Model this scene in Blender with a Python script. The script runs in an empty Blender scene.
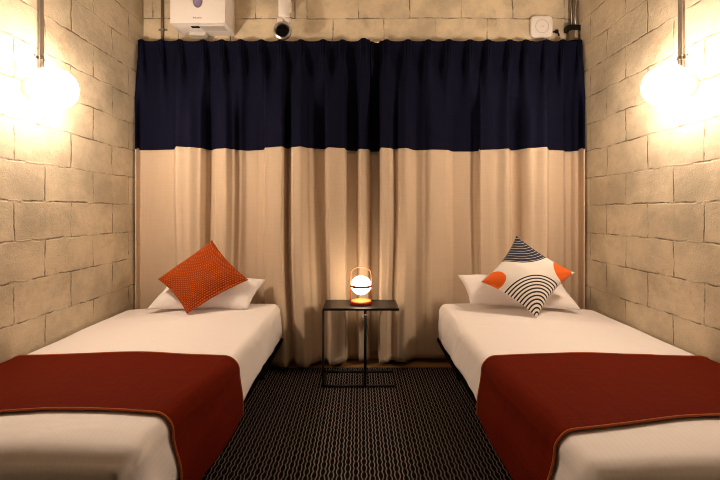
import bpy, bmesh, math, random
from mathutils import Vector, Matrix, noise
random.seed(7)
PI = math.pi
C = bpy.context.scene.collection
sc = bpy.context.scene

# ------------------------------------------------------------------ room measures
F = 414.0            # focal length in pixels of a 720 px wide frame
EYE = 1.145          # camera height
HW = 1.683           # half width of the room
YB = 3.22            # back wall
YF = -1.0            # wall behind the camera
ZC = 3.2             # ceiling

def P(px, py, Y):    # point at distance Y seen at a pixel of the photograph
    return Vector(((px - 360.0) * Y / F, Y, EYE - (py - 212.0) * Y / F))

def sstep(a, b, x):
    if a == b: return 0.0 if x < a else 1.0
    t = max(0.0, min(1.0, (x - a) / (b - a)))
    return t * t * (3 - 2 * t)

# ------------------------------------------------------------------ object helpers
def thing(name, label, cat, loc=(0, 0, 0), group=None):
    o = bpy.data.objects.new(name, None)
    o.empty_display_size = 0.05
    C.objects.link(o)
    o.location = loc
    o['label'] = label; o['category'] = cat
    if group: o['group'] = group
    return o

def tag(o, label, cat, group=None):
    o['label'] = label; o['category'] = cat
    if group: o['group'] = group
    return o

def obj(name, bm, mat, parent=None, smooth=True, label=None):
    me = bpy.data.meshes.new(name)
    bmesh.ops.recalc_face_normals(bm, faces=bm.faces[:])
    bm.to_mesh(me); bm.free()
    for p in me.polygons: p.use_smooth = smooth
    me.materials.append(mat)
    o = bpy.data.objects.new(name, me)
    C.objects.link(o)
    if parent is not None:
        o.parent = parent
        o.matrix_parent_inverse = Matrix.Translation(-Vector(parent.location))
    if label: o['label'] = label
    return o

def struct(name, bm, mat, smooth=False):
    o = obj(name, bm, mat, None, smooth)
    o['kind'] = 'structure'
    return o

def smooth_angle(o, deg=35):
    me = o.data
    me.polygons.foreach_set('use_smooth', [True] * len(me.polygons))
    bm = bmesh.new(); bm.from_mesh(me)
    for e in bm.edges:
        if len(e.link_faces) == 2:
            e.smooth = e.calc_face_angle(0) < math.radians(deg)
    bm.to_mesh(me); bm.free()
    return o

def box(bm, x0, x1, y0, y1, z0, z1, bev=0.0, seg=2):
    r = bmesh.ops.create_cube(bm, size=1.0)
    vs = r['verts']
    for v in vs:
        v.co = Vector(((x0 + x1) / 2 + v.co.x * (x1 - x0), (y0 + y1) / 2 + v.co.y * (y1 - y0), (z0 + z1) / 2 + v.co.z * (z1 - z0)))
    if bev > 0:
        es = list({e for v in vs for e in v.link_edges})
        bmesh.ops.bevel(bm, geom=es, offset=bev, segments=seg, profile=0.5, affect='EDGES')
    return bm

def tube(bm, pts, r, n=12, cap=True, closed=False):
    pts = [Vector(p) for p in pts]
    rings = []
    N = len(pts)
    up = None
    for i, p in enumerate(pts):
        if closed:
            d = (pts[(i + 1) % N] - pts[i - 1]).normalized()
        else:
            d = (pts[min(i + 1, N - 1)] - pts[max(i - 1, 0)]).normalized()
        if up is None:
            up = Vector((0, 0, 1)) if abs(d.z) < 0.9 else Vector((0, 1, 0))
        a = d.cross(up)
        if a.length < 1e-6: a = d.cross(Vector((1, 0, 0)))
        a.normalize(); b = a.cross(d).normalized()
        up = b
        rr = r[i] if isinstance(r, (list, tuple)) else r
        rings.append([bm.verts.new(p + a * math.cos(2 * PI * k / n) * rr + b * math.sin(2 * PI * k / n) * rr) for k in range(n)])
    last = N if closed else N - 1
    for i in range(last):
        A, B = rings[i], rings[(i + 1) % N]
        for k in range(n):
            bm.faces.new((A[k], A[(k + 1) % n], B[(k + 1) % n], B[k]))
    if cap and not closed:
        bm.faces.new(rings[0][::-1]); bm.faces.new(rings[-1])
    return bm

def lathe(bm, prof, n=40, M=None):
    """prof: list of (r, z) from bottom to top about +z; M places it."""
    M = M or Matrix.Identity(4)
    rings = []
    for r, z in prof:
        if r < 1e-6:
            rings.append([bm.verts.new(M @ Vector((0, 0, z)))])
        else:
            rings.append([bm.verts.new(M @ Vector((r * math.cos(2 * PI * k / n), r * math.sin(2 * PI * k / n), z))) for k in range(n)])
    for A, B in zip(rings, rings[1:]):
        for k in range(n):
            a, a2, b, b2 = A[k % len(A)], A[(k + 1) % len(A)], B[k % len(B)], B[(k + 1) % len(B)]
            f = []
            for v in (a, a2, b2, b):
                if v not in f: f.append(v)
            if len(f) >= 3: bm.faces.new(f)
    return bm

def arc(c, r, a0, a1, n, ax=(1, 0, 0), ay=(0, 0, 1)):
    c = Vector(c); ax = Vector(ax); ay = Vector(ay)
    return [c + ax * r * math.cos(a0 + (a1 - a0) * i / n) + ay * r * math.sin(a0 + (a1 - a0) * i / n) for i in range(n + 1)]

# ------------------------------------------------------------------ material helpers
class NT:
    def __init__(s, name):
        s.m = bpy.data.materials.new(name); s.m.use_nodes = True
        s.t = s.m.node_tree; s.t.nodes.clear()
        s.out = s.t.nodes.new('ShaderNodeOutputMaterial')
        s.b = s.t.nodes.new('ShaderNodeBsdfPrincipled')
        s.t.links.new(s.b.outputs[0], s.out.inputs[0])
    def n(s, k, **kw):
        nd = s.t.nodes.new(k)
        for a, v in kw.items(): setattr(nd, a, v)
        return nd
    def put(s, sock, v):
        if isinstance(v, bpy.types.NodeSocket): s.t.links.new(v, sock)
        elif v is not None:
            if hasattr(sock, 'default_value'):
                if sock.type == 'RGBA' and len(v) == 3: v = (*v, 1)
                sock.default_value = v
    def m_(s, op, a, b=None, c=None, clamp=False):
        nd = s.n('ShaderNodeMath', operation=op); nd.use_clamp = clamp
        s.put(nd.inputs[0], a)
        if b is not None: s.put(nd.inputs[1], b)
        if c is not None: s.put(nd.inputs[2], c)
        return nd.outputs[0]
    def mix(s, f, a, b, blend='MIX'):
        nd = s.n('ShaderNodeMix', data_type='RGBA', blend_type=blend)
        s.put(nd.inputs[0], f); s.put(nd.inputs[6], a); s.put(nd.inputs[7], b)
        return nd.outputs[2]
    def noise(s, vec, scale, detail=3, rough=0.55, dist=0.0):
        nd = s.n('ShaderNodeTexNoise'); s.put(nd.inputs['Vector'], vec)
        nd.inputs['Scale'].default_value = scale; nd.inputs['Detail'].default_value = detail
        nd.inputs['Roughness'].default_value = rough; nd.inputs['Distortion'].default_value = dist
        return nd.outputs['Fac'], nd.outputs['Color']
    def ramp(s, x, lo, hi, a=0.0, b=1.0, smooth=True):
        nd = s.n('ShaderNodeMapRange', interpolation_type='SMOOTHSTEP' if smooth else 'LINEAR')
        s.put(nd.inputs[0], x); nd.inputs[1].default_value = lo; nd.inputs[2].default_value = hi
        nd.inputs[3].default_value = a; nd.inputs[4].default_value = b
        return nd.outputs[0]
    def sep(s, v):
        nd = s.n('ShaderNodeSeparateXYZ'); s.put(nd.inputs[0], v); return nd.outputs
    def comb(s, x=0.0, y=0.0, z=0.0):
        nd = s.n('ShaderNodeCombineXYZ')
        for i, v in enumerate((x, y, z)): s.put(nd.inputs[i], v)
        return nd.outputs[0]
    def pos(s): return s.n('ShaderNodeNewGeometry').outputs['Position']
    def objc(s): return s.n('ShaderNodeTexCoord').outputs['Object']
    def uv(s): return s.n('ShaderNodeTexCoord').outputs['UV']
    def bump(s, h, strength=0.5, dist=0.01, normal=None):
        nd = s.n('ShaderNodeBump'); nd.inputs['Strength'].default_value = strength
        nd.inputs['Distance'].default_value = dist; s.put(nd.inputs['Height'], h)
        if normal is not None: s.put(nd.inputs['Normal'], normal)
        return nd.outputs[0]
    def set(s, **kw):
        names = dict(color='Base Color', rough='Roughness', metal='Metallic', normal='Normal', spec='Specular IOR Level',
                     sheen='Sheen Weight', sheen_rough='Sheen Roughness', sheen_tint='Sheen Tint', coat='Coat Weight',
                     emit='Emission Color', emit_s='Emission Strength', trans='Transmission Weight')
        for k, v in kw.items(): s.put(s.b.inputs[names[k]], v)
        return s

def plain(name, col, rough=0.5, metal=0.0, var=0.06, scale=40, bump=0.0, spec=0.5):
    t = NT(name)
    v = t.objc()
    f, _ = t.noise(v, scale)
    dark = tuple(c * (1 - var) for c in col); lite = tuple(min(1, c * (1 + var)) for c in col)
    t.set(color=t.mix(f, dark, lite), rough=rough, metal=metal, spec=spec)
    if bump > 0: t.set(normal=t.bump(f, bump, 0.002))
    return t.m

def block_wall(name, axis, zoff=0.0, xoff=0.0, base=(0.56, 0.48, 0.345)):
    t = NT(name)
    p = t.sep(t.pos())
    h = p[1] if axis == 'y' else p[0]
    u = t.m_('ADD', h, xoff); v = t.m_('ADD', p[2], zoff)
    flat = t.comb(u, v, 0.0)
    _, wob = t.noise(flat, 4.5, 2)
    _, wob2 = t.noise(flat, 28.0, 3)
    def shift(a, b, s):
        sb = t.n('ShaderNodeVectorMath', operation='SUBTRACT'); t.put(sb.inputs[0], a); sb.inputs[1].default_value = (0.5, 0.5, 0.5)
        scv = t.n('ShaderNodeVectorMath', operation='SCALE'); t.put(scv.inputs[0], sb.outputs[0]); scv.inputs[3].default_value = s
        ad = t.n('ShaderNodeVectorMath', operation='ADD'); t.put(ad.inputs[0], b); t.put(ad.inputs[1], scv.outputs[0])
        return ad.outputs[0]
    vec = shift(wob2, shift(wob, flat, 0.026), 0.012)
    br = t.n('ShaderNodeTexBrick', offset=0.5, offset_frequency=2, squash=1.0)
    t.put(br.inputs['Vector'], vec)
    br.inputs['Scale'].default_value = 1.0
    br.inputs['Mortar Size'].default_value = 0.0042
    br.inputs['Mortar Smooth'].default_value = 0.25
    br.inputs['Brick Width'].default_value = 0.4
    br.inputs['Row Height'].default_value = 0.2
    br.inputs['Color1'].default_value = (0, 0, 0, 1); br.inputs['Color2'].default_value = (1, 1, 1, 1)
    br.inputs['Mortar'].default_value = (0.5, 0.5, 0.5, 1)
    mort = br.outputs['Fac']
    br2 = t.n('ShaderNodeTexBrick', offset=0.5, offset_frequency=2, squash=1.0)   # wide soft joint
    t.put(br2.inputs['Vector'], vec)
    for k, x in (('Scale', 1.0), ('Mortar Size', 0.008), ('Mortar Smooth', 1.0), ('Brick Width', 0.4), ('Row Height', 0.2)):
        br2.inputs[k].default_value = x
    soft = br2.outputs['Fac']
    big0, _ = t.noise(flat, 2.6, 5, 0.65)
    big = t.ramp(big0, 0.32, 0.66)
    open_, _ = t.noise(flat, 6.0, 3, 0.65)          # where the joint is open and dirty
    fine, _ = t.noise(flat, 130.0, 4, 0.7)
    lump, _ = t.noise(flat, 16.0, 4, 0.6)
    pits, _ = t.noise(flat, 75.0, 2, 0.5)
    openm = t.ramp(open_, 0.45, 0.60)
    crack = t.m_('MULTIPLY', mort, openm)
    pit = t.ramp(pits, 0.69, 0.76)
    col = t.mix(big, tuple(c * 0.74 for c in base), tuple(min(1, c * 1.14) for c in base))
    col = t.mix(t.m_('MULTIPLY', t.m_('SUBTRACT', br.outputs['Color'], 0.5), 0.16), col, (0.43, 0.37, 0.265))
    rust, _ = t.noise(flat, 3.1, 5, 0.7, 0.6)
    col = t.mix(t.m_('MULTIPLY', t.ramp(rust, 0.58, 0.74), 0.50), col, (0.34, 0.22, 0.11))
    col = t.mix(t.m_('MULTIPLY', crack, 0.80), col, (0.055, 0.035, 0.02))
    col = t.mix(t.m_('MULTIPLY', mort, 0.22), col, (0.24, 0.18, 0.11))
    col = t.mix(t.m_('MULTIPLY', pit, 0.30), col, (0.16, 0.11, 0.07))
    t.set(color=col, rough=0.72, spec=0.35)
    # relief: some joints are open grooves, others proud ridges of paint
    sign = t.ramp(open_, 0.40, 0.52, 0.55, -1.0)
    h1 = t.m_('MULTIPLY', soft, sign)
    h = t.m_('ADD', t.m_('MULTIPLY', h1, 0.55), t.m_('MULTIPLY', lump, 0.8))
    h = t.m_('ADD', h, t.m_('MULTIPLY', fine, 0.38))
    h = t.m_('SUBTRACT', h, t.m_('MULTIPLY', pit, 0.45))
    t.set(normal=t.bump(h, 0.6, 0.009))
    return t.m

def frosted():
    t = NT('added_bowl_frost')  # for the added bowl that dims light towards the wall
    f, _ = t.noise(t.objc(), 30.0, 2)
    tr = t.n('ShaderNodeBsdfTranslucent'); t.put(tr.inputs[0], t.mix(f, (0.155, 0.155, 0.155), (0.18, 0.18, 0.18)))
    t.set(color=t.mix(f, (0.80, 0.78, 0.75), (0.84, 0.82, 0.79)), rough=0.4)
    mx = t.n('ShaderNodeMixShader'); mx.inputs[0].default_value = 0.85
    t.t.links.new(t.b.outputs[0], mx.inputs[1]); t.t.links.new(tr.outputs[0], mx.inputs[2]); t.t.links.new(mx.outputs[0], t.out.inputs[0])
    return t.m

def carpet_mat():
    t = NT('carpet_links')
    p = t.sep(t.pos())
    _, w = t.noise(t.pos(), 26.0, 2)
    ws = t.sep(w)
    x = t.m_('ADD', p[0], t.m_('MULTIPLY', t.m_('SUBTRACT', ws[0], 0.5), 0.006))
    y = t.m_('ADD', p[1], t.m_('MULTIPLY', t.m_('SUBTRACT', ws[1], 0.5), 0.010))
    pitch, per = 0.0362, 0.050
    q = t.m_('DIVIDE', t.m_('ADD', x, 5.0 * pitch * 40), pitch)
    col_i = t.m_('FLOOR', q)
    xl = t.m_('MULTIPLY', t.m_('ABSOLUTE', t.m_('SUBTRACT', t.m_('FRACT', q), 0.5)), pitch)
    ph = t.m_('ADD', t.m_('DIVIDE', y, per), t.m_('MULTIPLY', col_i, 0.5))
    cs = t.m_('POWER', t.m_('ABSOLUTE', t.m_('COSINE', t.m_('MULTIPLY', ph, PI))), 0.55)
    half = t.m_('ADD', 0.0040, t.m_('MULTIPLY', cs, 0.0080))
    d = t.m_('ABSOLUTE', t.m_('SUBTRACT', xl, half))
    line = t.ramp(d, 0.0017, 0.0030, 1.0, 0.0)
    nz, _ = t.noise(t.pos(), 320.0, 2)
    ptch, _ = t.noise(t.pos(), 18.0, 3)
    lc = t.mix(ptch, (0.16, 0.132, 0.118), (0.32, 0.268, 0.240))
    col = t.mix(line, (0.0022, 0.0016, 0.0016), lc)
    col = t.mix(t.m_('MULTIPLY', nz, 0.45), col, (0.004, 0.003, 0.003))
    t.set(color=col, rough=0.95, spec=0.08)
    t.set(normal=t.bump(t.m_('ADD', t.m_('MULTIPLY', line, 0.7), t.m_('MULTIPLY', nz, 0.6)), 0.5, 0.003))
    return t.m

def cloth(name, col, scale=700, var=0.18, rough=0.9, sheen=0.0, bump=0.15, spec=0.15, uv=False, slub=True, tint=None):
    t = NT(name)
    v = t.uv() if uv else t.pos()
    s = t.sep(v)
    a, b = (s[0], s[1]) if uv else (s[0], s[2])
    wa = t.m_('SINE', t.m_('MULTIPLY', a, scale)); wb = t.m_('SINE', t.m_('MULTIPLY', b, scale))
    wv = t.m_('MULTIPLY', wa, wb)
    st, _ = t.noise(t.comb(t.m_('MULTIPLY', a, 90.0), t.m_('MULTIPLY', b, 5.0), 0), 1.0, 3)
    st2, _ = t.noise(t.comb(t.m_('MULTIPLY', a, 5.0), t.m_('MULTIPLY', b, 110.0), 0), 1.0, 3)
    f = t.m_('ADD', t.m_('MULTIPLY', st, 0.5), t.m_('MULTIPLY', st2, 0.5))
    f = t.ramp(f, 0.3, 0.7, 0, 1, False) if slub else f
    c = t.mix(f, tuple(x * (1 - var) for x in col), tuple(min(1, x * (1 + var)) for x in col))
    t.set(color=c, rough=rough, spec=spec, sheen=sheen, sheen_rough=0.5)
    if tint:
        t.set(sheen_tint=tint); t.b.inputs['Specular Tint'].default_value = (*tint, 1)
    t.set(normal=t.bump(t.m_('ADD', t.m_('MULTIPLY', wv, 0.3), f), bump, 0.0012))
    return t.m

def linen():
    t = NT('white_stripe_sateen')
    s = t.sep(t.uv())
    w = t.m_('SINE', t.m_('MULTIPLY', s[0], 2 * PI / 0.02))
    st = t.ramp(w, -0.25, 0.25)
    n1, _ = t.noise(t.comb(s[0], s[1], 0), 300, 2)
    c = t.mix(st, (0.838, 0.795, 0.785), (0.852, 0.812, 0.802))
    t.set(color=c, rough=t.ramp(st, 0, 1, 0.72, 0.6, False), spec=0.25, sheen=0.1, sheen_rough=0.5)
    cr, _ = t.noise(t.comb(t.m_('MULTIPLY', s[0], 3.0), t.m_('MULTIPLY', s[1], 7.0), 0), 1.3, 2, 0.4, 0.6)
    t.set(normal=t.bump(t.m_('ADD', t.m_('MULTIPLY', cr, 2.2), t.m_('MULTIPLY', n1, 0.05)), 0.4, 0.006))
    return t.m

def pillow_white():
    t = NT('white_pillowcase')
    s = t.objc()
    n, _ = t.noise(s, 7.0, 4, 0.55, 0.5)
    f, _ = t.noise(s, 300.0, 2)
    t.set(color=t.mix(f, (0.84, 0.80, 0.79), (0.87, 0.835, 0.825)), rough=0.7, spec=0.25, sheen=0.1)
    t.set(normal=t.bump(t.m_('ADD', t.m_('MULTIPLY', n, 3.0), t.m_('MULTIPLY', f, 0.1)), 0.4, 0.006))
    return t.m

def knit_mat():
    t = NT('orange_knit')
    s = t.sep(t.uv())
    row = t.m_('MULTIPLY', s[1], 36.0)
    fl = t.m_('FLOOR', row)
    odd = t.m_('MODULO', fl, 2.0)
    u = t.m_('ADD', t.m_('MULTIPLY', s[0], 26.0), t.m_('MULTIPLY', odd, 0.5))
    du = t.m_('SUBTRACT', t.m_('FRACT', u), 0.5)
    dv = t.m_('SUBTRACT', t.m_('FRACT', row), 0.5)
    r = t.m_('SQRT', t.m_('ADD', t.m_('MULTIPLY', t.m_('MULTIPLY', du, du), 1.1), t.m_('MULTIPLY', t.m_('MULTIPLY', dv, dv), 2.0)))
    k = t.ramp(r, 0.15, 0.62, 1.0, 0.0)
    n, _ = t.noise(t.uv(), 160.0, 2)
    c = t.mix(k, (0.30, 0.028, 0.002), (0.90, 0.180, 0.009))  # shade in the hollows between stitches put into the colour
    c = t.mix(t.m_('MULTIPLY', n, 0.25), c, (0.45, 0.055, 0.004))
    t.set(color=c, rough=0.7, spec=0.2, sheen=0.10, sheen_rough=0.35, sheen_tint=(1, 0.36, 0.08))
    t.set(normal=t.bump(t.m_('ADD', k, t.m_('MULTIPLY', n, 0.3)), 0.9, 0.008))
    return t.m

def fan_cushion_mat():
    t = NT('patterned_cushion_print')
    s = t.sep(t.uv())
    def rad(cu, cv):
        a = t.m_('SUBTRACT', s[0], cu); b = t.m_('SUBTRACT', s[1], cv)
        return t.m_('SQRT', t.m_('ADD', t.m_('MULTIPLY', a, a), t.m_('MULTIPLY', b, b)))
    white = (0.80, 0.76, 0.70); navy = (0.018, 0.022, 0.045); ink = (0.03, 0.025, 0.035); orange = (0.78, 0.13, 0.012)
    def inside(r, R): return t.m_('LESS_THAN', r, R)
    col = t.n('ShaderNodeRGB'); col.outputs[0].default_value = (*white, 1); c = col.outputs[0]
    rl = rad(0.06, 0.11); c = t.mix(inside(rl, 0.185), c, orange)
    rr = rad(0.98, 0.96); c = t.mix(inside(rr, 0.285), c, orange)
    tip = rad(1.0, 1.0); c = t.mix(inside(tip, 0.055), c, white)
    rb = rad(0.02, 0.98)
    ring = t.m_('LESS_THAN', t.m_('FRACT', t.m_('ADD', t.m_('MULTIPLY', rb, 1 / 0.054), 0.42)), 0.42)
    c = t.mix(inside(rb, 0.594), c, t.mix(ring, white, ink))
    rt = rad(1.0, 0.0)
    ring2 = t.m_('LESS_THAN', t.m_('FRACT', t.m_('MULTIPLY', rt, 1 / 0.052)), 0.13)
    c = t.mix(inside(rt, 0.545), c, t.mix(ring2, navy, (0.60, 0.57, 0.54)))
    n, _ = t.noise(t.uv(), 220.0, 2)
    t.set(color=c, rough=0.85, spec=0.2, sheen=0.1, normal=t.bump(n, 0.25, 0.002))
    return t.m

def glow(name, col, strength, base=(0.9, 0.88, 0.84)):
    t = NT(name)
    f, _ = t.noise(t.objc(), 12.0, 1)
    t.set(color=t.mix(f, base, tuple(min(1, b * 1.03) for b in base)), rough=0.35, emit=(*col, 1), emit_s=strength)
    return t.m

def metal(name, col, rough, metalness=1.0):
    t = NT(name)
    p = t.sep(t.objc())
    f, _ = t.noise(t.comb(t.m_('MULTIPLY', p[0], 60.0), t.m_('MULTIPLY', p[1], 60.0), t.m_('MULTIPLY', p[2], 6.0)), 1.0, 3)
    t.set(color=t.mix(f, tuple(c * 0.88 for c in col), tuple(min(1, c * 1.1) for c in col)), rough=t.ramp(f, 0.2, 0.8, rough * 0.85, rough * 1.2, False), metal=metalness)
    return t.m

def wood_mat():
    t = NT('wood_strip')
    p = t.sep(t.pos())
    f, _ = t.noise(t.comb(t.m_('MULTIPLY', p[0], 3.0), t.m_('MULTIPLY', p[1], 60.0), 0), 1.0, 4, 0.6, 0.4)
    t.set(color=t.mix(f, (0.20, 0.105, 0.032), (0.36, 0.20, 0.07)), rough=0.45, normal=t.bump(f, 0.2, 0.002))
    return t.m

M = dict(
    wall_l=block_wall('painted_block_left', 'y', 0.0, -0.012),
    wall_r=block_wall('painted_block_right', 'y', 0.006, -0.022),
    wall_b=block_wall('painted_block_back', 'x', -0.05, 0.012, (0.70, 0.60, 0.43)),  # same paint as the side walls, lightened to imitate stronger light
    plaster=plain('rough_plaster', (0.80, 0.745, 0.66), 0.85, 0, 0.12, 6, 0.3),
    plaster_dark=plain('dark_plaster', (0.16, 0.135, 0.11), 0.85, 0, 0.12, 6, 0.3),
    frost=frosted(), carpet=carpet_mat(), wood=wood_mat(),
    cream=cloth('oat_linen_curtain', (0.60, 0.475, 0.345), 900, 0.055, 0.92, 0.05, 0.12),
    navy=cloth('navy_curtain_cloth', (0.0058, 0.0062, 0.0195), 900, 0.20, 0.85, 0.0, 0.12, 0.06),
    linen=linen(), pillow=pillow_white(),
    runner=cloth('rust_runner_cloth', (0.112, 0.0100, 0.0030), 1200, 0.20, 0.8, 0.0, 0.2, 0.06, uv=True, tint=(1.0, 0.22, 0.08)),
    piping=cloth('orange_piping_cloth', (0.40, 0.085, 0.012), 1500, 0.1, 0.75, 0.1, 0.1, 0.25),
    base=cloth('black_bed_cloth', (0.004, 0.0033, 0.0033), 900, 0.2, 0.85, 0.0, 0.1, 0.05),
    black=plain('black_powder_coat', (0.004, 0.0032, 0.0032), 0.5, 0.0, 0.2, 200, 0.05, 0.2),
    tabletop=plain('black_table_lacquer', (0.005, 0.0036, 0.0032), 0.36, 0.0, 0.2, 90, 0.05, 0.4),
    steel=metal('galvanised_steel', (0.44, 0.40, 0.37), 0.38),
    chrome=metal('bright_chrome', (0.75, 0.72, 0.68), 0.18),
    darkm=metal('dark_bronze_metal', (0.20, 0.16, 0.12), 0.4),
    white=plain('white_abs', (0.86, 0.82, 0.785), 0.45, 0, 0.02, 30),
    white2=plain('greyer_white_abs', (0.62, 0.58, 0.53), 0.5, 0, 0.03, 30),  # slightly greyer white plastic for covers and small marks
    greyp=plain('grey_plastic', (0.20, 0.17, 0.15), 0.5),
    lens=plain('violet_lens', (0.30, 0.24, 0.46), 0.12, 0.2, 0.15, 60),
    orange=plain('orange_red_lacquer', (0.32, 0.020, 0.005), 0.4, 0, 0.05, 40),
    amber=plain('base_top_lit_tint', (0.55, 0.16, 0.018), 0.5, 0, 0.05, 40),  # lamplight on the red base put into the colour of its top
    copper=metal('red_copper_wire', (0.62, 0.22, 0.10), 0.35, 0.6),
    knit=knit_mat(), fan=fan_cushion_mat(),
    globe=glow('opal_globe', (1.0, 0.772, 0.59), 104.0),
    minig=glow('opal_table_globe', (1.0, 0.75, 0.50), 13.0),
)

# ------------------------------------------------------------------ the setting
CY = 3.045  # where the carpet ends
struct('floor', box(bmesh.new(), -HW - .1, HW + .1, YF - .1, YB + .1, -0.10, 0.0), M['carpet'])
struct('ceiling', box(bmesh.new(), -HW - .1, HW + .1, YF - .1, YB + .1, ZC, ZC + .1), M['plaster'])
struct('wall_left', box(bmesh.new(), -HW - .1, -HW, YF - .1, YB + .1, 0, ZC), M['wall_l'])
struct('wall_right', box(bmesh.new(), HW, HW + .1, YF - .1, YB + .1, 0, ZC), M['wall_r'])
struct('wall_back', box(bmesh.new(), -HW, HW, YB, YB + .1, 0, ZC), M['wall_b'])
struct('wall_front', box(bmesh.new(), -HW, HW, YF - .1, YF, 0, ZC), M['plaster_dark'])
struct('trim_1', box(bmesh.new(), -HW, HW, CY, YB, 0.0, 0.006), M['wood'])

# ------------------------------------------------------------------ curtains
HEMZ = EYE + 0.468
edge_l = [(135, 147.4), (141, 148.9), (149, 148.9), (168, 148.4), (174.5, 148.2), (176, 145), (188, 145.6), (200, 146.5), (208, 148.4), (211, 148.9), (217, 147.3),
          (225, 146.9), (233, 148), (240, 149), (247, 149.5), (258, 149), (264, 148.4), (265.2, 146), (282, 145), (285, 146.5), (288, 147.5), (293, 145.6),
          (300, 145), (308, 146.4), (316, 147.3), (325, 147.8), (328, 145.8), (344.5, 146.6), (347, 149.2), (357, 149.6), (359, 147.8), (368, 148.2), (370, 149.5)]
edge_r = [(362, 151.6), (369, 151.0), (379.2, 150.4), (381, 146), (389, 146.5), (394.6, 148), (400, 147.0), (405.5, 146.6), (416, 149), (424, 148.7), (432.5, 148.2), (446, 148.5),
          (455.7, 151.2), (468, 151.0), (478.8, 149.9), (480, 148.6), (495, 148.2), (508.5, 147), (511, 149.2), (533, 146.5), (547, 145.4), (548.4, 148.6), (562.7, 149.2),
          (566, 151), (577, 149.6), (585, 147.4)]
pleats_l = [141, 161, 179.6, 203, 221.6, 240.6, 261.4, 281, 301, 323, 342.6, 363.5]
pleats_r = [371, 386.5, 408, 428.5, 449, 470, 488, 510, 526, 546.5, 563, 580]

def make_curtain(edge, pleats, label, seed):
    x0, x1 = edge[0][0], edge[-1][0]
    n = int((x1 - x0) * 1.6)
    cols = [x0 + (x1 - x0) * i / n for i in range(n + 1)]
    def depth_low(px):
        px = max(x0, min(x1, px))
        for (a, ya), (b, yb) in zip(edge, edge[1:]):
            if px <= b:
                t = (px - a) / (b - a)
                if b - a > 3: t = t * t * (3 - 2 * t)
                return 3.095 + (ya + (yb - ya) * t - 148) * 0.046
        return 3.095 + (edge[-1][1] - 148) * 0.046
    def depth_top(px, z):
        d = 3.135
        g = 0.32 + 0.68 * sstep(2.449, 2.33, z)
        q = sstep(2.36, 2.02, z)
        w = 0.85 + 4.2 * q; am = g * (1 - 0.62 * q); sp = 1.9 * (1 + 1.0 * q)
        for c in pleats:
            if abs(px - c) > 30: continue
            for k, a in ((-sp, .045), (0, .058), (sp, .045)):
                d -= am * a * math.exp(-((px - c - k) / w) ** 2)
        return d
    zt, zb = 2.443, 0.045
    zs = [zt, zt - .012, zt - .05, zt - .085, zt - .11, zt - .14, zt - .18, zt - .23, zt - .29, zt - .36, zt - .44, zt - .53, zt - .63, zt - .73, HEMZ + .035, HEMZ + .004, HEMZ]
    lo = [HEMZ - (HEMZ - zb) * (i / 42.0) for i in range(1, 43)]
    def pt(px, z):
        k = sstep(zt - .16, zt - .66, z)
        drop = max(0.0, (HEMZ - z))
        sh = 0.0
        if drop > 0:
            sh = drop * 5.0 * (noise.noise(Vector((px * 0.018, seed, z * 0.7)))) * sstep(x0, x0 + 25, px) * sstep(x1, x1 - 25, px)
        # folds soften and drift slowly towards the hem
        lowd = depth_low(px + sh)
        soft = 0.10 * sstep(HEMZ, 0.2, z)
        if soft > 0:
            av = sum(depth_low(px + sh + q) for q in (-9, -5, -2.5, 2.5, 5, 9)) / 6
            lowd = lowd * (1 - soft) + av * soft
        td = depth_top(px, z)
        if z > zt - .10: pass
        # below the pinch the pleat opens into the fold
        Y = td * (1 - k) + lowd * k
        Y += 0.006 * noise.noise(Vector((px * 0.05, z * 2.1, seed + 3)))
        if x0 > 300: Y += 0.030 * sstep(380, 378, px) * sstep(1.7, 1.9, z) + .006 * sstep(380, 378, px)
        else: Y -= 0.024 * sstep(357, 361, px)
        Y = min(Y, YB - 0.012)
        g = min(abs(px - c) for c in pleats)
        X = (px - 360.0) * 3.095 / F
        X = (px - 360.0) * Y / F
        X = max(-HW + 0.006, min(HW - 0.006, X))
        zz = z
        if z >= zt - .02:
            zz = z - 0.006 * sstep(2, 9, g) + 0.004 * math.exp(-(g / 2.5) ** 2)
        if z <= zb + .1:
            zz = z + 0.012 * noise.noise(Vector((px * 0.03, seed, 9))) - 0.008 * sstep(3.06, 2.98, Y)
        return Vector((X, Y, zz))
    root = thing('curtain', label, 'curtain', (P((x0 + x1) / 2, 0, 3.1).x, 3.1, 0.0), 'pinch pleated curtains across the back wall')
    def sheet(rows, fwd=0.0):
        bm = bmesh.new(); uvl = bm.loops.layers.uv.new('UVMap')
        g = [[bm.verts.new(pt(px, z) + Vector((0, -fwd, 0))) for px in cols] for z in rows]
        for i in range(len(rows) - 1):
            for j in range(n):
                f = bm.faces.new((g[i][j], g[i][j + 1], g[i + 1][j + 1], g[i + 1][j]))
                for l, (a, b) in zip(f.loops, ((i, j), (i, j + 1), (i + 1, j + 1), (i + 1, j))):
                    l[uvl].uv = (cols[b] / 130.0, rows[a])
        return bm
    a = obj('upper_panel', sheet(zs, 0.0015), M['navy'], root, label='navy blue upper band')
    b = obj('lower_panel', sheet([HEMZ + .01] + lo), M['cream'], root, label='oatmeal beige lower cloth')
    for o in (a, b):
        s = o.modifiers.new('cloth', 'SOLIDIFY'); s.thickness = 0.0016; s.offset = 0
    return root

make_curtain(edge_l, pleats_l, 'left half of the navy and beige pleated curtain, behind the orange cushion', 1.7)
make_curtain(edge_r, pleats_r, 'right half of the navy and beige pleated curtain, behind the patterned cushion', 5.3)

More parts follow.
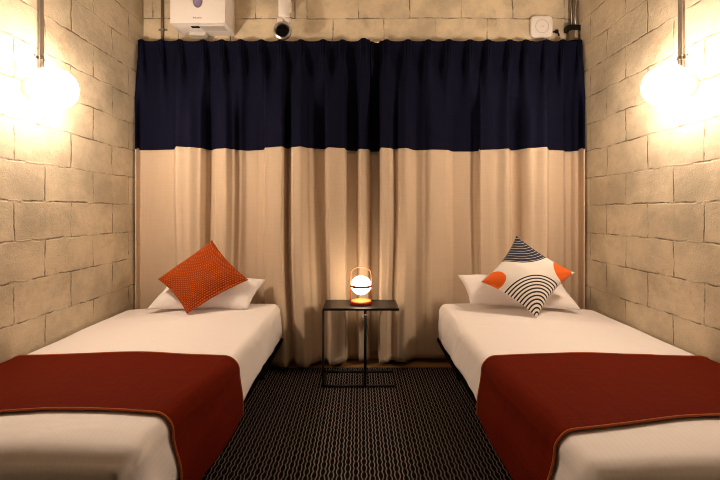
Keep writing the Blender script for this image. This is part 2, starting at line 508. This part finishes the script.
rl = thing('curtain_rail', 'thin silver rail along the top edge of the navy curtains', 'rail', (0, 3.16, 2.45))
bm = bmesh.new(); box(bm, -HW + .002, HW - .002, 3.176, 3.192, 2.437, 2.452, 0.002)
obj('track', bm, M['chrome'], rl, False)
for x in (-1.3, -0.45, 0.45, 1.3):
    bm = bmesh.new(); box(bm, x - .012, x + .012, 3.192, YB, 2.438, 2.444); obj('bracket', bm, M['steel'], rl, False)

# ------------------------------------------------------------------ beds
ZT = 0.485
def bed_surface(px, py, pz, y0, y1, off=0.0, seed=0.0):
    """rounded, softly puffed duvet surface; x measured from the middle of the room towards the wall"""
    x0, x1, r = 0.556, 1.664, 0.052
    qx = max(x0 + r, min(x1 - r, px)); qy = max(y0 + r, min(y1 - r, py)); qz = min(pz, ZT - r)
    d = Vector((px - qx, py - qy, pz - qz))
    nrm = d.normalized() if d.length > 1e-9 else Vector((0, 0, 1))
    p = Vector((qx, qy, qz)) + nrm * (r + off)
    topw = max(0.0, nrm.z)
    # crown: sinks towards the wall, slightly full in the middle
    p.z += topw * (0.010 * math.sin(PI * max(0, min(1, (px - x0) / (x1 - x0)))) - 0.045 * sstep(0.95, 1.70, px))
    w = noise.noise(Vector((px * 3.2 + seed, py * 2.0, 0.3))) * 0.006 + noise.noise(Vector((px * 9 + seed, py * 5, 1.3))) * 0.0022
    p += nrm * w * (0.35 if off > 0.001 else 0.5)
    # side of the duvet bulges a little low down and towards the foot
    side = max(0.0, -nrm.x)
    low = sstep(ZT - .05, ZT - .2, pz)
    p.x -= side * (0.008 + 0.022 * sstep(2.3, 1.3, py)) * low
    p.x += side * noise.noise(Vector((py * 6.0 + seed, pz * 3, 4.4))) * 0.005
    if off < 0.001:
        p.x += side * noise.noise(Vector((py * 16.0 + seed + pz * 14, pz * 3, 2.4))) * 0.0035
    p.z += topw * 0.013 * sstep(2.25, 2.5, py)
    # towards the foot the cover is drawn in at the aisle side and sinks a little
    pull = sstep(1.80, 1.22, py) * sstep(1.1, .56, px)
    p.x += pull * (0.072 if y0 > 1.1 else 0.034)
    p.z -= (0.008 * sstep(y0 + .34, y0, py) + (0.034 if y0 > 1.1 else 0.012) * max(0.0, (y0 + .14 - py) / .14) ** 2) * sstep(.26, ZT - .05, pz)
    # foot: the side panel is folded round the corner and the middle is tucked in
    foot = max(0.0, -nrm.y)
    if foot > 0.3:
        edge = x0 + 0.062 + 0.10 * (ZT - 0.03 - pz)
        t = sstep(edge - 0.006, edge + 0.012, px) * sstep(ZT - 0.025, ZT - 0.13, pz)
        p.y += foot * 0.024 * math.exp(-((px - edge - .004) / 0.008) ** 2) * sstep(ZT - 0.03, ZT - 0.07, pz)
        p.y += foot * 0.018 * t * (1 - 0.4 * sstep(edge + .03, edge + .3, px))
        p.y -= foot * 0.010 * math.exp(-((px - edge + .016) / 0.012) ** 2) * sstep(ZT - 0.02, ZT - 0.06, pz)
        p.y += foot * t * 0.005 * math.sin(pz * 95 + px * 3.0 + 2.5 * noise.noise(Vector((px * 4, pz * 6, seed))))
    return p, nrm

def make_bed(s, y0, y1, side, cushion_words, seed):
    grp = 'single beds against the side walls'
    cx = s * 1.11
    root = thing('bed', f'low black bed against the {side} wall, carrying the {cushion_words}', 'bed', (cx, (y0 + y1) / 2, 0), grp)
    X = lambda a, b: (min(s * a, s * b), max(s * a, s * b))
    bm = bmesh.new(); secs = []
    for y, xt, xb in ((y0 + .085, .632, .66), (1.95, .628, .655), (2.35, .585, .640), (y1 - .008, .545, .625)):   # flares out towards the head
        secs.append([bm.verts.new((s * x, y, z)) for x, z in ((xb, .085), (xt, .235), (xt + .008, .250), (1.640, .250), (1.645, .235), (1.640, .085))])
    for A, B in zip(secs, secs[1:]):
        for k in range(6): bm.faces.new((A[k], A[(k + 1) % 6], B[(k + 1) % 6], B[k]))
    bm.faces.new(secs[0]); bm.faces.new(secs[-1][::-1])
    obj('bed_base', bm, M['base'], root, False)
    bm = bmesh.new(); box(bm, *X(.64, 1.630), y0 + .10, y1 - .04, 0.251, 0.42, 0.03)
    obj('mattress', bm, M['linen'], root, False)
    for x in (.68, 1.57):
        for y in (y0 + .16, y1 - .12):
            bm = bmesh.new(); lathe(bm, [(0, 0), (.022, 0), (.026, .084), (0, .084)], 16, Matrix.Translation((s * x, y, 0)))
            obj('leg', bm, M['black'], root)
    # duvet
    hz = 0.268
    bm = bmesh.new(); uvl = bm.loops.layers.uv.new('UVMap')
    x0, x1 = 0.556, 1.664
    def lin(a, b, st):
        k = max(1, round(abs(b - a) / st)); return [a + (b - a) * i / k for i in range(k + 1)]
    def refine(a, b, st):
        # denser near both ends, where the surface turns over
        out = []
        for v in lin(a, b, st): out.append(v)
        return out
    xs, ys, zs = refine(x0, x1, .011), refine(y0, y1, .0125), lin(ZT, hz, .010)
    def patch(A, B, fn, uvf):
        g = []
        for a in A:
            row = []
            for b in B:
                p0 = fn(a, b); p, _ = bed_surface(*p0, y0, y1, 0.0, seed)
                if p0[2] <= hz + 1e-6: p.z += 0.008 * noise.noise(Vector((p.x * 4, p.y * 5, seed)))
                row.append((bm.verts.new((s * p.x, p.y, p.z)), uvf(a, b)))
            g.append(row)
        for i in range(len(A) - 1):
            for j in range(len(B) - 1):
                q = (g[i][j], g[i + 1][j], g[i + 1][j + 1], g[i][j + 1])
                f = bm.faces.new([v for v, _ in q])
                for l, (_, u) in zip(f.loops, q): l[uvl].uv = u
    patch(xs, ys, lambda a, b: (a, b, ZT), lambda a, b: (a, b))
    patch(zs, ys, lambda a, b: (x0, b, a), lambda a, b: (x0 - (ZT - a), b))
    patch(zs, ys, lambda a, b: (x1, b, a), lambda a, b: (x1 + (ZT - a), b))
    patch(xs, zs, lambda a, b: (a, y0, b), lambda a, b: (a, y0 - (ZT - b)))
    patch(xs, zs, lambda a, b: (a, y1, b), lambda a, b: (a, y1 + (ZT - b)))
    bmesh.ops.remove_doubles(bm, verts=bm.verts[:], dist=1e-4)
    o = obj('duvet', bm, M['linen'])
    m = o.modifiers.new('thick', 'SOLIDIFY'); m.thickness = 0.008; m.offset = -1
    tag(o, f'white fine striped duvet tucked over the bed with the {cushion_words}', 'duvet', 'white duvets on the two beds')

def make_runner(s, y0, y1, near, far, hem_near, hem_far, words, seed):
    """near, far: list of (x, y) edge points from the aisle side to the wall"""
    x0, x1 = 0.556, 1.664
    def edge(tab, x):
        if x <= tab[0][0]: return tab[0][1]
        for (a, ya), (b, yb) in zip(tab, tab[1:]):
            if x <= b: return ya + (yb - ya) * (x - a) / (b - a)
        return tab[-1][1]
    path = []
    nz = 30
    for i in range(nz): path.append(('s', i / nz))
    nx = 90
    for i in range(nx + 1): path.append(('t', x0 + (x1 - x0) * i / nx))
    for i in range(1, 7): path.append(('w', ZT - 0.06 * i / 6))
    nv = 48
    bm = bmesh.new(); uvl = bm.loops.layers.uv.new('UVMap')
    grid = []
    for k, a in path:
        row = []
        for j in range(nv + 1):
            t = j / nv
            if k == 's':
                zh = hem_near + (hem_far - hem_near) * t
                z = zh + (ZT - zh) * a; x = x0
                u = x0 - (ZT - z)
            elif k == 't': x, z = a, ZT; u = a
            else: x, z = x1, a; u = x1 + (ZT - z)
            yn, yf = edge(near, x), edge(far, x)
            y = yn + (yf - yn) * t
            p, nn = bed_surface(x, y, z, y0, y1, 0.012, seed)
            row.append((Vector((s * p.x, p.y, p.z)), (u, y)))
        grid.append(row)
    V = [[bm.verts.new(p) for p, _ in row] for row in grid]
    for i in range(len(V) - 1):
        for j in range(nv):
            f = bm.faces.new((V[i][j], V[i + 1][j], V[i + 1][j + 1], V[i][j + 1]))
            for l, (a, b) in zip(f.loops, ((i, j), (i + 1, j), (i + 1, j + 1), (i, j + 1))): l[uvl].uv = grid[a][b][1]
    root = thing('bed_runner', f'rust red orange-piped bed runner across the bed with the {words}', 'bed runner',
                 (s * 1.1, (near[0][1] + far[0][1]) / 2, ZT), 'rust red bed runners')
    o = obj('runner_cloth', bm, M['runner'], root)
    m = o.modifiers.new('thick', 'SOLIDIFY'); m.thickness = 0.004; m.offset = -1
    for j in (0, nv):
        bm = bmesh.new(); tube(bm, [row[j][0] for row in grid], 0.0040, 8)
        obj('piping', bm, M['piping'], root, label='orange piped edge')

make_bed(-1, 1.165, 2.955, 'left', 'orange cushion', 2.1)
make_bed(1, 1.085, 2.955, 'right', 'patterned cushion', 7.7)
make_runner(-1, 1.165, 2.955, [(.556, 1.345), (.75, 1.355), (1.664, 1.355)], [(.556, 1.86), (.8, 1.87), (1.2, 1.905), (1.664, 2.00)], 0.185, 0.235, 'orange cushion', 2.1)
make_runner(1, 1.085, 2.955, [(.556, 1.235), (.8, 1.265), (1.2, 1.33), (1.664, 1.40)], [(.556, 1.86), (.8, 1.87), (1.2, 1.89), (1.664, 1.99)], 0.180, 0.235, 'patterned cushion', 7.7)

# ------------------------------------------------------------------ pillows and cushions
def cushion_bm(corners, origin, tf, tb, pinch, pw, n=44, wrinkle=0.0, seed=0.0):
    """corners: four world points for (u,v) = (0,0) (1,0) (1,1) (0,1); tf/tb: fullness in front and behind"""
    bm = bmesh.new(); uvl = bm.loops.layers.uv.new('UVMap')
    c00, c10, c11, c01 = [Vector(c) - Vector(origin) for c in corners]
    nrm = (c10 - c00 + c11 - c01).cross(c01 - c00 + c11 - c10).normalized()
    if nrm.y > 0: nrm = -nrm            # towards the room
    def pt(i, j, side):
        u = -1 + 2 * i / n; v = -1 + 2 * j / n
        u = math.copysign(abs(u) ** 0.85, u); v = math.copysign(abs(v) ** 0.85, v)
        a = (u * (1 - pinch * (1 - v * v)) + 1) / 2
        c = (v * (1 - pinch * (1 - u * u)) + 1) / 2
        p = (c00 * (1 - a) + c10 * a) * (1 - c) + (c01 * (1 - a) + c11 * a) * c
        b = (max(0, 1 - abs(u) ** 2.4) * max(0, 1 - abs(v) ** 2.4)) ** pw
        z = tf if side > 0 else tb
        if wrinkle:
            z += (noise.noise(Vector((u * 2.2 + seed, v * 2.2, side))) + noise.noise(Vector((u * 5 + seed, v * 5, side + 3))) * .4) * wrinkle
        return p + nrm * side * z * b, ((u + 1) / 2, (v + 1) / 2)
    vs = {}
    key = lambda i, j, side: (i, j, 0 if (i in (0, n) or j in (0, n)) else side)
    for side in (1, -1):
        for i in range(n + 1):
            for j in range(n + 1):
                k = key(i, j, side)
                if k not in vs:
                    p, uv = pt(i, j, side); vs[k] = (bm.verts.new(p), uv)
    for side in (1, -1):
        for i in range(n):
            for j in range(n):
                q = [vs[key(a, b, side)] for a, b in ((i, j), (i + 1, j), (i + 1, j + 1), (i, j + 1))]
                f = bm.faces.new([v for v, _ in q])
                for l, (_, u) in zip(f.loops, q): l[uvl].uv = u
    return bm

def soft(name, corners, tf, tb, pinch, pw, mat, n, wrinkle, seed, parent=None):
    cs = [P(*c) for c in corners]
    o0 = sum(cs, Vector()) / 4 if parent is None else Vector(parent.location)
    o = obj(name, cushion_bm(cs, o0, tf, tb, pinch, pw, n, wrinkle, seed), mat)
    if parent is None: o.location = o0
    else: o.parent = parent
    return o

o = soft('pillow', [(146, 309.5, 2.70), (248, 309, 2.71), (266, 279.5, 2.945), (168, 285, 2.945)], .100, .020, .05, .55, M['pillow'], 44, .012, 1.0)
tag(o, 'white bed pillow half hidden behind the orange cushion', 'pillow', 'white pillows at the curtain')
o = soft('pillow', [(470, 304.5, 2.70), (582, 310, 2.71), (562, 284, 2.945), (457.5, 275, 2.945)], .090, .020, .05, .55, M['pillow'], 44, .012, 4.0)
tag(o, 'white bed pillow half hidden behind the patterned cushion', 'pillow', 'white pillows at the curtain')

oc = thing('cushion', 'square orange knitted cushion standing on its corner on the left bed', 'cushion', (-1.06, 2.66, .50))
soft('knitted_cover', [(157.7, 279, 2.70), (212, 240, 2.895), (248.8, 280, 2.76), (187, 314.2, 2.565)], .105, .035, .085, .6, M['knit'], 56, .006, 2.0, oc)
o = soft('cushion', [(481, 281.9, 2.62), (516.5, 235.6, 2.76), (574.9, 272.7, 2.64), (537, 318.2, 2.475)], .090, .035, .125, .6, M['fan'], 56, .006, 9.0)
tag(o, 'white cushion printed with navy line fans and orange circles on the right bed', 'cushion')

# ------------------------------------------------------------------ side table
TZ = 0.518
st = thing('side_table', 'small black metal side table between the beds', 'side table', (.005, 2.83, 0))
bm = bmesh.new(); box(bm, -.245, .256, 2.69, 2.965, TZ - .016, TZ, .005, 2)
# rounded plan corners
obj('tabletop', bm, M['tabletop'], st, False)
fy, by, lx, rx = 2.702, 2.945, -.240, .226
rz = .010
bm = bmesh.new(); tube(bm, [(lx, fy, TZ - .016), (lx, fy, .05), (lx, fy, rz + .004)], .0072); obj('leg', bm, M['black'], st)
bm = bmesh.new(); tube(bm, [(rx, fy, rz), (lx + .0, fy, rz)], .0085); obj('front_rail', bm, M['black'], st)
bm = bmesh.new(); tube(bm, [(rx, by, rz), (lx, by, rz)], .0085); obj('back_rail', bm, M['black'], st)
bm = bmesh.new(); tube(bm, [(lx, fy, rz), (lx, by, rz)], .0085); obj('side_rail', bm, M['black'], st)
px_ = .034
bm = bmesh.new(); tube(bm, [(px_, fy, TZ - .016), (px_, fy, .25), (px_, fy, rz)], .0095); obj('post', bm, M['black'], st)
bm = bmesh.new(); tube(bm, arc((px_ + .0, fy - .006, TZ - .052), .011, -1.9, 2.6, 18), .0035, 8)
tube(bm, [(px_, fy - .004, TZ - .03), (px_, fy - .012, TZ - .045), (px_, fy - .004, TZ - .07)], .003, 8)
obj('hook', bm, M['chrome'], st, label='small chrome hook')

# ------------------------------------------------------------------ table lamp
lc = P(361, 302, 2.825); lx0, ly0 = lc.x, 2.825
tl = thing('table_lamp', 'little glowing globe lamp with orange base and arched handle on the side table', 'lamp', (lx0, ly0, TZ))
T = Matrix.Translation((lx0, ly0, TZ))
bm = bmesh.new(); lathe(bm, [(0, .0), (.068, .0), (.073, .003), (.074, .010), (.074, .018), (.071, .021), (.0, .021)], 48, T); smooth_angle(obj('base', bm, M['orange'], tl))
bm = bmesh.new(); lathe(bm, [(0, .021), (.067, .021), (.067, .024), (.05, .025), (0, .025)], 48, T); smooth_angle(obj('base_top', bm, M['amber'], tl, label='top of the base, coloured amber as if lit'))
gc = .1275
prof = [(.0680 * math.cos(a), gc + .0640 * math.sin(a)) for a in [(-PI / 2) + PI * i / 28 for i in range(29)]]
prof[0] = (0, prof[0][1]); prof[-1] = (0, prof[-1][1])
bm = bmesh.new(); lathe(bm, prof, 48, T); obj('globe', bm, M['minig'], tl)
bm = bmesh.new(); lathe(bm, [(.0675, gc - .010), (.0720, gc - .011), (.0720, gc + .005), (.0675, gc + .004)], 48, T); obj('band', bm, M['orange'], tl)
bm = bmesh.new()
hw = .0705
def arch(z0, z1, r):
    return [Vector((-hw, 0, z0)), Vector((-hw, 0, z1 - r))] + [Vector((-hw + r - r * math.cos(a), 0, z1 - r + r * math.sin(a))) for a in [PI / 2 * i / 10 for i in range(1, 11)]] + \
           [Vector((hw - r + r * math.sin(a), 0, z1 - r + r * math.cos(a))) for a in [PI / 2 * i / 10 for i in range(0, 10)]] + [Vector((hw, 0, z1 - r)), Vector((hw, 0, z0))]
tube(bm, [T @ v for v in arch(.021, .251, .055)], .0031, 10)
obj('handle', bm, M['copper'], tl)

# ------------------------------------------------------------------ wall lamps and their conduits
CAP = 100.0
def wall_lamp(s, side, cush, gy, gz, py):
    r = .102
    gx = s * (HW - .030 - r)
    root = thing('wall_lamp', f'glowing white globe lamp on the {side} block wall', 'lamp', (gx, gy, gz), 'globe wall lamps')
    bm = bmesh.new()
    prof = [(r * math.cos(a), r * math.sin(a)) for a in [(-PI / 2) + PI * i / 36 for i in range(37)]]
    prof[0] = (0, -r); prof[-1] = (0, r)
    lathe(bm, prof, 56, Matrix.Translation((gx, gy, gz))); obj('globe', bm, M['globe'], root)
    bm = bmesh.new()
    lathe(bm, [(0, 0), (.052, 0), (.052, .022), (.044, .034), (0, .034)], 32,
          Matrix.Translation((s * (HW - .0005), gy, gz)) @ Matrix.Rotation(-s * PI / 2, 4, 'Y'))
    smooth_angle(obj('mount', bm, M['white'], root))
    # frosted bowl added behind the globe to cut the light hitting the wall
    bm = bmesh.new(); a0 = math.radians(CAP)
    prof = [((r + .003) * math.sin(a), (r + .003) * math.cos(a)) for a in [a0 + (PI - a0) * i / 18 for i in range(19)]]
    prof[18] = (0, prof[18][1])
    lathe(bm, prof, 56, Matrix.Translation((gx, gy, gz)) @ Matrix.Rotation(-s * PI / 2, 4, 'Y'))
    bmesh.ops.remove_doubles(bm, verts=bm.verts[:], dist=1e-6)
    smooth_angle(obj('added_dimming_bowl', bm, M['frost'], root, label='added frosted bowl dimming the light on the wall'))
    pipe = thing('conduit_pipe', f'grey steel conduit running down the {side} block wall to the globe lamp', 'pipe', (s * (HW - .014), py, gz), 'steel conduits above the globe lamps')
    bm = bmesh.new(); tube(bm, [(s * (HW - .013), py, ZC), (s * (HW - .013), py, gz + .06), (s * (HW - .013), py, gz + .045)], .0125, 16)
    obj('tube', bm, M['steel'], pipe)
    zc = EYE - (58 - 212) * py / F
    bm = bmesh.new(); tube(bm, [(s * (HW - .013), py, zc - .009), (s * (HW - .013), py, zc + .009)], .0145, 16)
    box(bm, min(s * (HW - .004), s * HW), max(s * (HW - .004), s * HW), py - .035, py + .035, zc - .008, zc + .008)
    for q in (-.026, .026):
        lathe(bm, [(0, 0), (.006, 0), (.005, .007), (0, .008)], 10, Matrix.Translation((s * (HW - .004), py + q, zc)) @ Matrix.Rotation(-s * PI / 2, 4, 'Y'))
    obj('clip', bm, M['chrome'], pipe, False)
wall_lamp(-1, 'left', 'orange cushion', 2.105, EYE - (88.5 - 212) * 2.105 / F, 2.168)
wall_lamp(1, 'right', 'patterned cushion', 2.105, EYE - (85.5 - 212) * 2.105 / F, 2.155)

# ------------------------------------------------------------------ things on the back wall
# white wall unit
uy = 2.995
a = P(170, 23, uy); b = P(226, 23, uy)
zt_ = a.z + .56
u = thing('ventilation_unit', 'white box shaped wall unit high above the left curtain', 'air unit', ((a.x + b.x) / 2, YB, a.z))
bm = bmesh.new(); box(bm, a.x, b.x, uy + .012, YB, a.z, zt_, .008, 3); smooth_angle(obj('housing', bm, M['white'], u))
bm = bmesh.new(); box(bm, a.x + .002, b.x - .006, uy - .004, uy + .012, a.z - .002, zt_ - .004, .004, 2); smooth_angle(obj('front_panel', bm, M['white'], u))
c = P(197.7, 2.6, uy - .004)
bm = bmesh.new()
K = Matrix.Translation((c.x, uy - .004, c.z + .01)) @ Matrix.Rotation(PI / 2, 4, 'X')
lathe(bm, [(0, .010), (.020, .009), (.028, .004), (.030, 0)], 32, K @ Matrix.Diagonal((1, 1.35, 1, 1)))
obj('indicator', bm, M['lens'], u, label='violet drop shaped indicator')
bm = bmesh.new(); lathe(bm, [(.029, 0), (.029, .006), (.034, .005), (.035, 0)], 32, K @ Matrix.Diagonal((1, 1.35, 1, 1)))
obj('indicator_ring', bm, M['greyp'], u, label='grey rim')
# small lettering, too small in the photograph to be read
c = P(193.1, 17.7, uy - .004)
bm = bmesh.new()
hgt = .0105
def bar(x, z, w, h):
    box(bm, c.x + x, c.x + x + w, uy - .0046, uy - .0038, c.z + z - hgt / 2, c.z + z - hgt / 2 + h)
xx = 0.0
for kind in 'MiLyoonn':
    if kind == 'M': bar(xx, 0, .003, hgt); bar(xx + .004, 0, .003, hgt); bar(xx + .008, 0, .002, hgt); bar(xx, hgt - .003, .010, .003); xx += .0125
    elif kind == 'i': bar(xx, 0, .0022, hgt * .7); xx += .0042
    elif kind == 'L': bar(xx, 0, .0022, hgt); bar(xx, 0, .006, .0022); xx += .0078
    elif kind == 'y': bar(xx, 0, .0018, hgt * .7); bar(xx + .0042, -.003, .0018, hgt * .95); bar(xx, 0, .006, .0018); xx += .0076
    elif kind == 'o': bar(xx, 0, .0018, hgt * .7); bar(xx + .0042, 0, .0018, hgt * .7); bar(xx, 0, .006, .0018); bar(xx, hgt * .7 - .0018, .006, .0018); xx += .0076
    else: bar(xx, 0, .0018, hgt * .7); bar(xx + .0042, 0, .0018, hgt * .7); bar(xx, hgt * .7 - .0018, .006, .0018); xx += .0076
obj('lettering', bm, M['greyp'], u, False, label='tiny grey lettering')
bm = bmesh.new(); box(bm, a.x + .13, a.x + .19, uy + .05, uy + .075, a.z - .004, a.z + .002); obj('outlet', bm, M['black'], u, False, label='dark outlet slot underneath')
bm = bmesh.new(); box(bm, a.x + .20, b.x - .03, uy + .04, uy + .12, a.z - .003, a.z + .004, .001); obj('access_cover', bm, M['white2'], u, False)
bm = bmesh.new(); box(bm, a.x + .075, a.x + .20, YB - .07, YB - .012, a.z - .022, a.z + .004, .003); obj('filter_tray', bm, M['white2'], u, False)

# thin conduit beside the unit
cp = P(162.3, 20, YB - .012)
t_ = thing('conduit_pipe', 'thin brown conduit on the back wall beside the white unit', 'pipe', (cp.x, YB - .012, 2.46))
bm = bmesh.new(); tube(bm, [(cp.x, YB - .0115, ZC), (cp.x, YB - .0115, 2.44)], .011, 14); obj('tube', bm, M['darkm'], t_)
zc = P(162, 30, YB).z
bm = bmesh.new(); tube(bm, [(cp.x, YB - .0115, zc - .008), (cp.x, YB - .0115, zc + .008)], .0128, 14)
box(bm, cp.x - .034, cp.x + .034, YB - .004, YB, zc - .007, zc + .007)
for q in (-.025, .025): lathe(bm, [(0, 0), (.006, 0), (.005, .006), (0, .007)], 10, Matrix.Translation((cp.x + q, YB - .004, zc)) @ Matrix.Rotation(PI / 2, 4, 'X'))
obj('clip', bm, M['steel'], t_, False)

# white spot lamp with a dark round face
sy = 3.02
c = P(282.7, 31, sy); R_ = 9.0 * sy / F
s_ = thing('spotlight', 'white spot fixture with round dark grille face above the middle of the curtain', 'spotlight', (c.x, YB, c.z))
K = Matrix.Translation((c.x, sy, c.z)) @ Matrix.Rotation(PI / 2, 4, 'X')      # local +z looks into the room
bm = bmesh.new(); lathe(bm, [(0, -.05), (R_ * .55, -.05), (R_ * .95, -.015), (R_, 0), (R_ * 1.0, .012), (R_ * .80, .020), (R_ * .70, .012), (R_ * .66, -.004)], 44, K); smooth_angle(obj('ring', bm, M['steel'], s_, label='steel rim'))
bm = bmesh.new(); lathe(bm, [(R_ * .655, -.004), (R_ * .63, .010), (R_ * .57, .010), (R_ * .57, -.002), (0, -.002)], 44, K)
for k in range(-3, 4):
    w = R_ * .56 * math.sqrt(max(0, 1 - (k / 4) ** 2))
    box(bm, c.x - w, c.x + w, sy - .009, sy - .002, c.z + k * R_ * .14 - .002, c.z + k * R_ * .14 + .002)
obj('grille', bm, M['black'], s_, False, label='black grille')
bm = bmesh.new()
aw = 5.4 * sy / F
top = P(283.6, -14, sy).z; bot = P(283.6, 17.5, sy).z
xa = P(283.6, 0, sy).x
lathe(bm, [(0, bot), (aw * .8, bot), (aw, bot + .012), (aw, top - .012), (aw * .8, top), (0, top)], 32, Matrix.Translation((xa, sy + .01, 0)))
obj('arm', bm, M['white'], s_)
bm = bmesh.new()
for q in (-.030, .030):
    lathe(bm, [(0, -.022), (.018, -.020), (.024, 0), (.018, .020), (0, .022)], 20, Matrix.Translation((xa + q * .95, sy + .012, bot - .018)))
box(bm, xa - .03, xa + .03, sy + .004, sy + .024, bot - .012, bot + .006, .003)
obj('yoke', bm, M['white'], s_)
bm = bmesh.new(); box(bm, xa - .03, xa + .03, sy + .04, YB, top - .10, top - .03, .004); obj('wall_plate', bm, M['white'], s_, False)
for zz in (top - .18, bot + .06):
    pass
bm = bmesh.new()
for q in (-1, 1):
    tube(bm, [(xa + q * .052, YB - .004, top), (xa + q * .052, YB - .006, bot + .08), (xa + q * .044, sy + .02, bot + .01)], .004, 8)
obj('cable', bm, M['greyp'], s_)

# rounded square wireless unit
dy = YB
c = P(542, 26.4, YB - .03)
d_ = thing('access_point', 'rounded square white ceiling style box on the back wall above the right curtain', 'wireless unit', (c.x, YB, c.z))
hs = 11.0 * (YB - .03) / F
bm = bmesh.new()
def rsq(h, r, y, n=8):
    out = []
    for qx, qz, a0 in ((1, 1, 0), (-1, 1, PI / 2), (-1, -1, PI), (1, -1, 3 * PI / 2)):
        for i in range(n + 1):
            a = a0 + PI / 2 * i / n
            out.append(Vector((c.x + qx * (h - r) + r * math.cos(a), y, c.z + qz * (h - r) + r * math.sin(a))))
    return out
loops = [rsq(hs * .96, .03, YB - .0005), rsq(hs, .034, YB - .008), rsq(hs, .034, YB - .024), rsq(hs * .96, .032, YB - .031), rsq(hs * .90, .030, YB - .033)]
V = [[bm.verts.new(p) for p in L] for L in loops]
for A, B in zip(V, V[1:]):
    for k in range(len(A)): bm.faces.new((A[k], A[(k + 1) % len(A)], B[(k + 1) % len(A)], B[k]))
bm.faces.new(V[-1]); bm.faces.new(V[0][::-1])
obj('housing', bm, M['white'], d_)
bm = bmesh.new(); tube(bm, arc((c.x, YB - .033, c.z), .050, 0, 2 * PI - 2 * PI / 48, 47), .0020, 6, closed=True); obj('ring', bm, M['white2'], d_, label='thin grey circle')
bm = bmesh.new()
for q in (-.010, 0.0, .010): box(bm, c.x + q - .003, c.x + q + .003, YB - .0338, YB - .0325, c.z - .004, c.z + .004)
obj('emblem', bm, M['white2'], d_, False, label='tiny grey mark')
w0 = P(553, 32, YB - .012); w1 = P(557, 31.5, YB - .012); w2 = P(559, 36, YB - .012)
bm = bmesh.new(); tube(bm, [w0, w1, (w1 + w2) / 2 + Vector((.004, 0, 0)), w2], .006, 8); box(bm, w1.x - .012, w1.x + .010, YB - .02, YB, w1.z - .012, w1.z + .014, .003)
obj('cable', bm, M['black'], d_, label='short black cable')

# twin conduit and junction fitting in the right corner
ky = YB - .035
g = thing('conduit_fitting', 'twin conduit ending in a black collar and brass fitting in the right back corner', 'pipe', (P(573, 33, ky).x, ky, 2.46))
xa, xb = P(571.3, 0, ky).x, P(575.4, 0, ky).x
zc0, zc1 = P(0, 33.5, ky).z, P(0, 26, ky).z
bm = bmesh.new(); tube(bm, [(xa, ky, ZC), (xa, ky, zc0 + .02)], .011, 12); obj('tube', bm, M['darkm'], g)
bm = bmesh.new(); tube(bm, [(xb + .014, ky, ZC), (xb + .014, ky, P(0, -4, ky).z), (xb + .006, ky, P(0, 4, ky).z), (xb, ky, P(0, 10, ky).z), (xb, ky, zc0 + .02)], .0105, 12); obj('tube', bm, M['steel'], g)
xm = (xa + xb) / 2
bm = bmesh.new(); box(bm, P(565.5, 0, ky).x, P(580, 0, ky).x - .004, ky - .030, ky + .030, zc0 + .01, zc1, .010, 3); obj('collar', bm, M['black'], g, False)
z0 = P(0, 41.5, ky).z
bm = bmesh.new(); lathe(bm, [(0, z0), (.044, z0), (.044, zc0 + .012), (0, zc0 + .012)], 28, Matrix.Translation((xm, ky - .004, 0)) @ Matrix.Diagonal((1, .72, 1, 1))); smooth_angle(obj('fitting', bm, M['darkm'], g))
bm = bmesh.new(); box(bm, xm - .010, xm + .016, ky - .042, ky - .030, z0 + .012, zc0 + .008, .003); obj('screw_plate', bm, M['chrome'], g, False)

# ------------------------------------------------------------------ world, camera, colour
w = bpy.data.worlds.new('dark_room'); sc.world = w; w.use_nodes = True
w.node_tree.nodes['Background'].inputs[0].default_value = (0.02, 0.015, 0.01, 1)
w.node_tree.nodes['Background'].inputs[1].default_value = 0.1

cam = bpy.data.cameras.new('camera'); cam.sensor_fit = 'HORIZONTAL'; cam.sensor_width = 36.0
cam.lens = F / 720.0 * 36.0; cam.shift_y = -28.0 / 720.0; cam.clip_start = 0.02
co = bpy.data.objects.new('camera', cam); C.objects.link(co)
co.location = (0, 0, EYE); co.rotation_euler = (PI / 2, 0, 0)
sc.camera = co

sc.view_settings.view_transform = 'Standard'; sc.view_settings.look = 'None'
sc.view_settings.exposure = 0.52; sc.view_settings.gamma = 1.0
sc.view_settings.use_curve_mapping = False
try:
    sc.cycles.use_denoising = True
    sc.cycles.filter_width = 1.0
    sc.cycles.max_bounces = 10; sc.cycles.diffuse_bounces = 6
except Exception: pass
